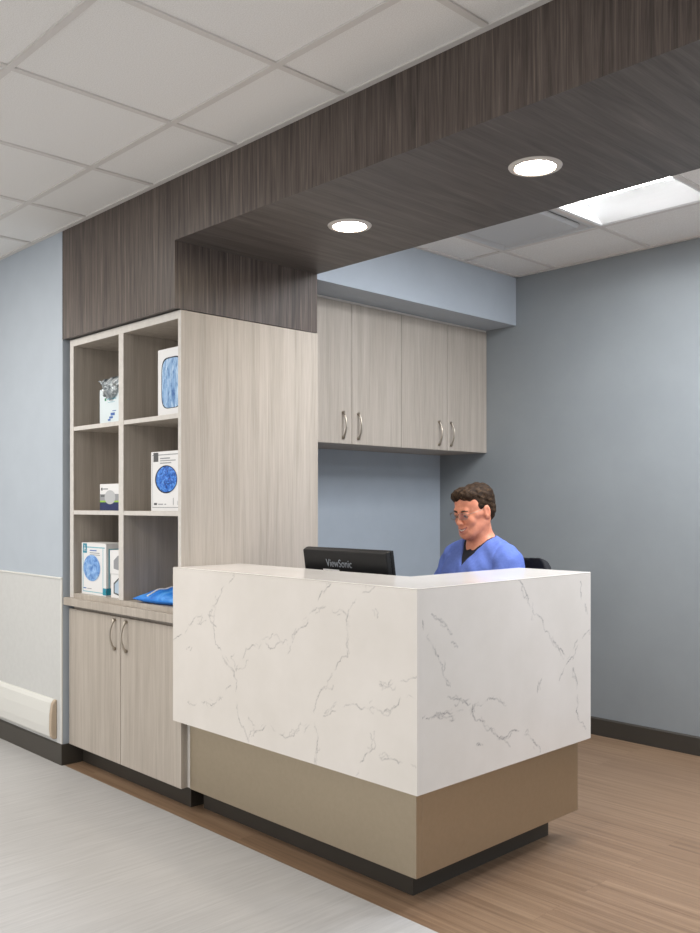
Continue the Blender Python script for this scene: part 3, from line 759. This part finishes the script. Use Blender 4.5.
for s in (-1,1):
    pts = rimpts(s)[:-1]; n = len(pts); cen_ = sum(pts)/n
    nrm = (HP((0,-1,0))-HP((0,0,0)))
    mb = MB(); mb.add([cen_+nrm*.0012]+list(pts), [(0,1+i,1+(i+1)%n) for i in range(n)],0,True); mb.add([cen_+nrm*.0004]+[p-nrm*.0008 for p in pts], [(0,1+(i+1)%n,1+i) for i in range(n)],0,True)
    mb.build('lens', GLASS, gl, fix=False)

# ------------------------------------------------------------------ office chair
oc = thing('office_chair', (-2.545,3.305,0), 'black office chair behind the person in scrubs', 'chair', rz=ROT)
def blob(name, prims, lo, hi, h_, mt, parent, cut=None):
    F = Field(rng_axis((lo[0],hi[0],h_)), rng_axis((lo[1],hi[1],h_)), rng_axis((lo[2],hi[2],h_)))
    for p,k in prims: badd(F,p,k)
    if cut: F.F = np.maximum(F.F, cut(F.x[:,None,None],F.y[None,:,None],F.z[None,None,:])).astype(np.float32)
    V,Fc = F.mesh(); return mesh_obj(name,V,Fc,mt,parent)
def rbox(c, b, r):
    c = np.array(c); b = np.array(b)
    def fn(X,Y,Z_):
        q = [np.abs(v-c[i])-b[i]+r for i,v in enumerate((X,Y,Z_))]
        return (np.sqrt(np.maximum(q[0],0)**2+np.maximum(q[1],0)**2+np.maximum(q[2],0)**2)+np.minimum(np.maximum(np.maximum(q[0],q[1]),q[2]),0)-r).astype(np.float32)
    return fn, c-b, c+b
blob('seat', [(rbox((0,-.02,.430),(.24,.235,.036),.035),0)], (-.26,-.28,.38),(.26,.24,.50), .008, M['blackfab'], oc)
bkx = lambda X,Y,Z_: np.abs(Y-.225-.9*(-(X**2)))-.022-0*Z_
blob('backrest', [(rbox((0,.21,.81),(.225,.10,.285),.11),0)], (-.26,.05,.50),(.26,.36,1.13), .007, M['blackfab'], oc, cut=lambda X,Y,Z_: np.abs(Y-.255+1.1*X**2)-.020+0*Z_)
MB().tube([(0,.10,.385),(0,.25,.39),(0,.296,.46),(0,.296,.70)],[.022,.022,.020,.018],10,flat=1).build('back_bracket', M['black'], oc)
MB().lathe([(.0,.39),(.05,.39),(.05,.37),(.026,.36),(.026,.20),(.034,.20),(.034,.10),(0,.10)],n=24).build('gas_column', M['black'], oc)
for k in range(5):
    a = 2*math.pi*k/5+.3; c,s = math.cos(a),math.sin(a)
    lg = MB().tube([(c*.02,s*.02,.115),(c*.16,s*.16,.105),(c*.285,s*.285,.082)],[.026,.022,.016],10).build('base_arm', M['black'], oc)
    w = MB()
    for e in (-1,1): w.tube([(c*.29-s*e*.008,s*.29+c*e*.008,.028),(c*.29-s*e*.026,s*.29+c*e*.026,.028)],.0275,16)
    w.tube([(c*.29,s*.29,.07),(c*.29,s*.29,.028)],.008,8); w.build('caster', M['black'], lg)

# ------------------------------------------------------------------ goods on the shelves
def carton(name, x0, x1, y0, depth, z0, z1, label, cat, patches=(), mats=(), base=None, group=None, side=()):
    """box with printed patches: (mat index, x0,x1,z0,z1 in fractions of the front) thin print on the card"""
    w, h_ = x1-x0, z1-z0
    t = thing(name, ((x0+x1)/2,y0,z0), label, cat, group)
    mb = MB().box(-w/2,w/2,0,depth,0,h_)
    for i,(mi,a,b,c,d) in enumerate(patches): 
        y_ = -.0003-.00006*i
        mb.add([(-w/2+a*w,y_,c*h_),(-w/2+b*w,y_,c*h_),(-w/2+b*w,y_,d*h_),(-w/2+a*w,y_,d*h_)],[(0,1,2,3)],mi)
    for i,(mi,a,b,c,d) in enumerate(side):
        x_ = w/2+.0003+.00006*i
        mb.add([(x_,a*depth,c*h_),(x_,b*depth,c*h_),(x_,b*depth,d*h_),(x_,a*depth,d*h_)],[(0,1,2,3)],mi)
    mb.build('carton', [base or M['white']]+list(mats), t, fix=False); return t, w, h_
def disc(parent, name, cx, cz, rx, rz_, y, mt, n=40, th=.0004, e=1.0):
    v = [(cx+math.copysign(abs(math.cos(2*math.pi*i/n))**e,math.cos(2*math.pi*i/n))*rx, cz+math.copysign(abs(math.sin(2*math.pi*i/n))**e,math.sin(2*math.pi*i/n))*rz_) for i in range(n)]
    return MB().prism(v,'y',y,y-th).build(name, mt, parent)
def crumple_mat(name, c0, c1, c2, sc):
    m = mat(name, c1, .55, spec=.4)
    n = noise(m, coords(m, sc, False), 4, .6, 1.0)
    lk(m, ramp(m, n, [(.32,c0),(.5,c1),(.66,c2)]), m.node_tree.nodes['Principled BSDF'].inputs['Base Color']); return m
def bulge(parent, name, cx, cz, rx, rz_, y, amp, mt, e=1.0, fr=(60,60), pw=1.0):
    """contents showing in a carton window: a crumpled, slightly domed mesh"""
    n, k = 48, 16; V = [(cx,y-amp,cz)]; Fs = []
    for j in range(1,k+1):
        r = j/k
        for i in range(n):
            a = 2*math.pi*i/n; ca,sa = math.cos(a),math.sin(a)
            x_ = cx+math.copysign(abs(ca)**e,ca)*rx*r; z_ = cz+math.copysign(abs(sa)**e,sa)*rz_*r
            d = amp*(1-r**4)*(.55+.45*math.sin(x_*fr[0]+2*math.sin(z_*fr[1]*.5))*math.sin(z_*fr[1]+1.7*math.sin(x_*fr[0]*.7)))
            V.append((x_, y-max(d,0)-.0004, z_))
    for i in range(n): Fs.append((0,1+i,1+(i+1)%n))
    for j in range(k-1):
        for i in range(n):
            a = 1+j*n+i; b = 1+j*n+(i+1)%n; Fs.append((a,a+n,b+n,b))
    o = mesh = MB().add(V,Fs,0,True).build(name, mt, parent, fix=False)
    return o

# teal printed box, lower left cubby
PM = [M['teal'],M['teallt'],M['greyp'],M['bluep']]
t,w,h_ = carton('glove_box', -4.250,-4.001,2.200,.125,.8852,1.144,'white and teal box with oval window in lower left cubby','box',
   [(2,.05,.95,.045,.06),(2,.05,.95,.905,.925),(2,.05,.07,.06,.905),(2,.865,.885,.06,.905),(2,.885,.95,.045,.06),(1,.06,.22,.80,.985),(4,.34,.62,.845,.865),(3,.34,.74,.80,.815),(3,.34,.76,.765,.778),(4,.08,.20,.105,.125),(3,.24,.42,.105,.118),(1,.87,1.0,.02,.15)], PM,
   side=[(2,.10,.9,.05,.065),(2,.10,.9,.88,.90),(2,.10,.16,.05,.90),(2,.84,.9,.05,.90),(1,0,.42,.02,.15)])
bulge(t,'gloves',-.018,h_*.515,.085,.066,-.0012,.007, crumple_mat('pale_blue_gloves',(70,115,185),(120,165,222),(165,200,238),(30,30,30)), fr=(70,60))
MB().add([(-w/2+.055*w,-.0012,.85*h_),(-w/2+.22*w,-.0012,.85*h_),(-w/2+.22*w,-.0012,.855*h_),(-w/2+.055*w,-.0012,.855*h_)],[(0,1,2,3)]).add([(-w/2+x_*w,-.0013,z_*h_) for x_,z_ in ((.10,.875),(.18,.875),(.18,.90),(.10,.90))],[(0,1,2,3)]).add([(-w/2+x_*w,-.0013,z_*h_) for x_,z_ in ((.13,.83),(.15,.83),(.15,.955),(.13,.955))],[(0,1,2,3)]).build('printed_emblem', M['white'], t, fix=False)

# two small white boxes stacked beside it
for z0,lab in ((.8852,'small white box with grey print, lower of two stacked beside the teal box'),(1.0007,'small white box with grey print, on top of another beside the teal box')):
    t,w,h_ = carton('small_box', -3.962-(.004 if z0>.9 else 0),-3.850-(.004 if z0>.9 else 0),2.205-(.003 if z0>.9 else 0),.113,z0,z0+.1145,lab,'box',
       [(1,.70,.88,.82,.86)], [M['greyp'],M['dkgrey']], group='small white boxes in the lower left cubby')
    mb = MB()
    for (off,mi) in ((0,1),(.010,0)):
        poly = [(-.030+off,.020+off*.5),(.055,.006+off),(.055,.098-off*.8),(.02,.100-off),(-.030+off,.070-off*.5)]
        mb.prism(poly,'y',-.0004-off*.03,-.0008-off*.03,mi)
    mb.build('printed_panel', [M['greyp'] if z0>.9 else mat('pale_blue_print',(176,196,214),.5),M['dkgrey'] if z0<.9 else M['white']], t)

# blue pillow in the lower right cubby
pw = thing('cushion', (-3.532,2.330,.8852), 'bright blue crinkled pouch with a white strap in lower right cubby', 'pouch')
BLUE = crumple_mat('blue_nylon',(20,95,190),(40,130,222),(86,165,240),(9,9,14))
nx_,ny_ = 60,44; V = []; Fs = []
for side_ in (1,-1):
    for i in range(nx_+1):
        for j in range(ny_+1):
            u,v = 2*i/nx_-1, 2*j/ny_-1
            th = max(0,(1-abs(u)**2.6))**.6*max(0,(1-abs(v)**2.6))**.6
            x_ = u*.183*(1-.06*v*v); y_ = v*.155*(1-.06*u*u)
            z_ = .020 + side_*th*.040 + .007*th*math.sin(u*9+v*4)*math.sin(v*8-u*3) + .012*th*(side_>0)*u
            if side_ < 0: z_ = max(.0005,.016-.020*th*1.3)
            else: z_ = z_*1.0+.008*th
            V.append((x_,y_,z_))
N_ = (nx_+1)*(ny_+1)
for sd_ in (0,1):
    for i in range(nx_):
        for j in range(ny_):
            a = sd_*N_+i*(ny_+1)+j; q_ = (a,a+ny_+1,a+ny_+2,a+1); Fs.append(q_ if sd_==0 else q_[::-1])
# close the rim
rim = [i*(ny_+1) for i in range(nx_+1)]+[nx_*(ny_+1)+j for j in range(1,ny_+1)]+[i*(ny_+1)+ny_ for i in range(nx_-1,-1,-1)]+[j for j in range(ny_-1,0,-1)]
for a,b in zip(rim,rim[1:]+rim[:1]): Fs.append((a,b,b+N_,a+N_))
cu = MB().add(V,Fs,0,True).build('pouch', BLUE, pw)
band = MB(); pts = []
for j in range(1,ny_-1):
    i = int(nx_*(.30+.10*math.sin(j/ny_*3))); p = V[i*(ny_+1)+j]; pts.append((p[0],p[1],p[2]+.003))
band.tube(pts,.0045,8)
band.build('strap', M['white'], pw)
pw.rotation_euler = (0,0,math.radians(8))

# small navy and lime box, middle left cubby
t,w,h_ = carton('tape_box', -4.062,-3.862,2.200,.10,1.3072,1.437,'small white, lime and navy box alone in the middle left cubby','box',
   [(1,0,1,0,.31),(2,0,1,.31,.37),(3,0,1,.37,.62),(4,.06,.13,.76,.86),(3,.16,.40,.79,.835),(4,.05,.30,.52,.58)], [M['navy'],M['lime'],M['greyp'],M['dkgrey']])
disc(t,'printed_roundel',.0,h_*.50,.052,.034,-.001,mat('pale_grey_print',(188,190,192),.5))

# white box with a blue oval window, middle right cubby
t,w,h_ = carton('glove_box', -3.589,-3.336,2.200,.12,1.3072,1.575,'white box with a deep blue oval window in middle right cubby','box',
   [(1,.04,.96,.055,.066),(1,.04,.96,.935,.95),(1,.04,.046,.066,.935),(1,.954,.96,.066,.935),(2,.08,.24,.83,.985),(1,.30,.62,.872,.892),(1,.30,.80,.835,.850),(1,.30,.66,.795,.812),(2,.10,.20,.10,.135),(1,.24,.40,.105,.122),(1,.44,.50,.105,.122),(1,.72,.735,.10,.22),(1,.86,.87,.10,.17)], [M['greyp'],M['dkgrey']])
disc(t,'shade_disc',-.001,h_*.53,.090,.0625,-.0012,M['window_shade'])
bulge(t,'gloves',.003,h_*.53,.084,.058,-.0018,.008, crumple_mat('deep_blue_gloves',(16,40,105),(50,115,210),(110,170,240),(45,45,60)), fr=(110,90))

# white box with a large window of pale blue caps, upper right cubby
t,w,h_ = carton('cap_box', -3.531,-3.330,2.200,.12,1.7332,2.032,'tall white box with a wide window of folded blue caps, upper right cubby','box',[],[])
disc(t,'shade_disc',.012,h_*.485,.083,.114,-.0006,M['window_shade'],e=.45,n=64)
bulge(t,'caps',.014,h_*.48,.080,.110,-.0012,.010, crumple_mat('pale_blue_caps',(70,110,170),(140,178,218),(196,220,242),(70,30,14)), e=.5, fr=(190,28))

# white box in the upper left cubby, with a clear bag of foil packs lying over it
t,w,h_ = carton('supply_box', -4.086,-3.862,2.212,.13,1.7332,1.905,'plain white box with small green mark in upper left cubby','box',
   [(1,.22,.29,.66,.74),(2,.32,.72,.685,.715),(2,.36,.66,.60,.612),(3,.42,.58,.14,.20),(3,.48,.66,.22,.30),(3,.36,.48,.08,.13),(3,.56,.72,.34,.36)], [M['greenp'],M['teallt'],M['bluep']], base=mat('cool_white_card',(220,232,236),.5))
FOIL = crumple_mat('silver_plastic',(92,100,106),(160,168,172),(222,228,230),(26,26,26)); FOIL.node_tree.nodes['Principled BSDF'].inputs['Roughness'].default_value = .22; FOIL.node_tree.nodes['Principled BSDF'].inputs['Metallic'].default_value = .35
bg = thing('plastic_bag', (-3.982,2.25,1.9052), 'crumpled silver plastic bag draped over the white box, upper left cubby', 'bag')
def bagcut(X,Y,Z_):
    return -np.maximum(np.maximum(np.abs(X-.008)-.1140, np.maximum(-.0400-Y, Y-.0945)), Z_-.0020)+0*X
def bagfield():
    F = Field(rng_axis((-.14,.14,.003)), rng_axis((-.08,.09,.003)), rng_axis((-.07,.085,.003)))
    badd(F, ell((0,-.005,.024),(.104,.054,.034)), 0); badd(F, ell((.01,-.046,-.012),(.072,.022,.040)), .02)
    badd(F, cap((-.07,-.02,.028),(-.124,-.03,.046),.018,.006), .015); badd(F, cap((.06,-.02,.03),(.11,-.02,.05),.018,.006), .015)
    badd(F, cap((0.01,-.05,-.035),(.012,-.052,-.058),.012,.004), .01)
    X,Y,Z_ = np.meshgrid(F.x,F.y,F.z,indexing='ij')
    F.F += (.006*np.abs(np.sin(X*75+2*np.sin(Z_*60)+Y*40))+.005*np.abs(np.sin(Z_*95-X*45+2*np.sin(Y*70)))-.005).astype(np.float32)
    F.F = np.maximum(F.F, bagcut(X,Y,Z_)).astype(np.float32)
    return F.mesh()
V,Fc = bagfield(); mesh_obj('bag', V, Fc, FOIL, bg, smooth=False)

# ------------------------------------------------------------------ camera and light
cam = bpy.data.cameras.new('camera'); co = bpy.data.objects.new('camera', cam); COL.objects.link(co)
co.location = (0,0,1.335); co.rotation_euler = (math.pi/2,0,math.atan2(.7197,.6943))
cam.sensor_fit = 'HORIZONTAL'; cam.sensor_width = 36; cam.lens = 899.57/700*36; cam.shift_y = (504.82-466.5)/700
cam.clip_start = .05
SC.camera = co

def area(name, loc, rot, sx, sy, power, rgb):
    l = bpy.data.lights.new(name,'AREA'); l.shape = 'RECTANGLE'; l.size = sx; l.size_y = sy; l.energy = power; l.color = lin(rgb)[:3]
    o = bpy.data.objects.new(name,l); COL.objects.link(o); o.location = loc; o.rotation_euler = rot; return o
WARM = (255,250,243); COOL = (244,248,255)
for i,(x,y,p) in enumerate(((-4.37,.55,42),(-1.93,.0,26),(-4.37,-1.83,22),(-1.93,-1.83,26),(-6.8,.61,22))):
    area('hall_fill', (x,y,ZC-.004), (0,0,0), .6, 1.2, p, WARM)  # unseen lamps added along the hall ceiling as fill
area('side_fill', (3.19,3.4,1.75), (0,math.radians(124),0), 1.5, 2.2, 80, (240,246,255))  # added fill from the right, tilted up to the ceiling; no window here
for x,y,p in ((-2.125,3.25,22),(-1.51,3.25,20),(-.91,3.82,36),(.92,3.82,36)):
    area('office_fill', (x,y,ZB-.004), (0,0,0), .56, .5, p, COOL)  # unseen fill lamps added to brighten the office
wd = bpy.data.worlds.new('world'); SC.world = wd; wd.use_nodes = True
wd.node_tree.nodes['Background'].inputs[0].default_value = lin((252,252,255)); wd.node_tree.nodes['Background'].inputs[1].default_value = .93

vs = SC.view_settings
SC.display_settings.display_device = 'sRGB'
vs.view_transform = 'Standard'; vs.look = 'None'; vs.gamma = 1; vs.use_curve_mapping = False; vs.exposure = 0.0
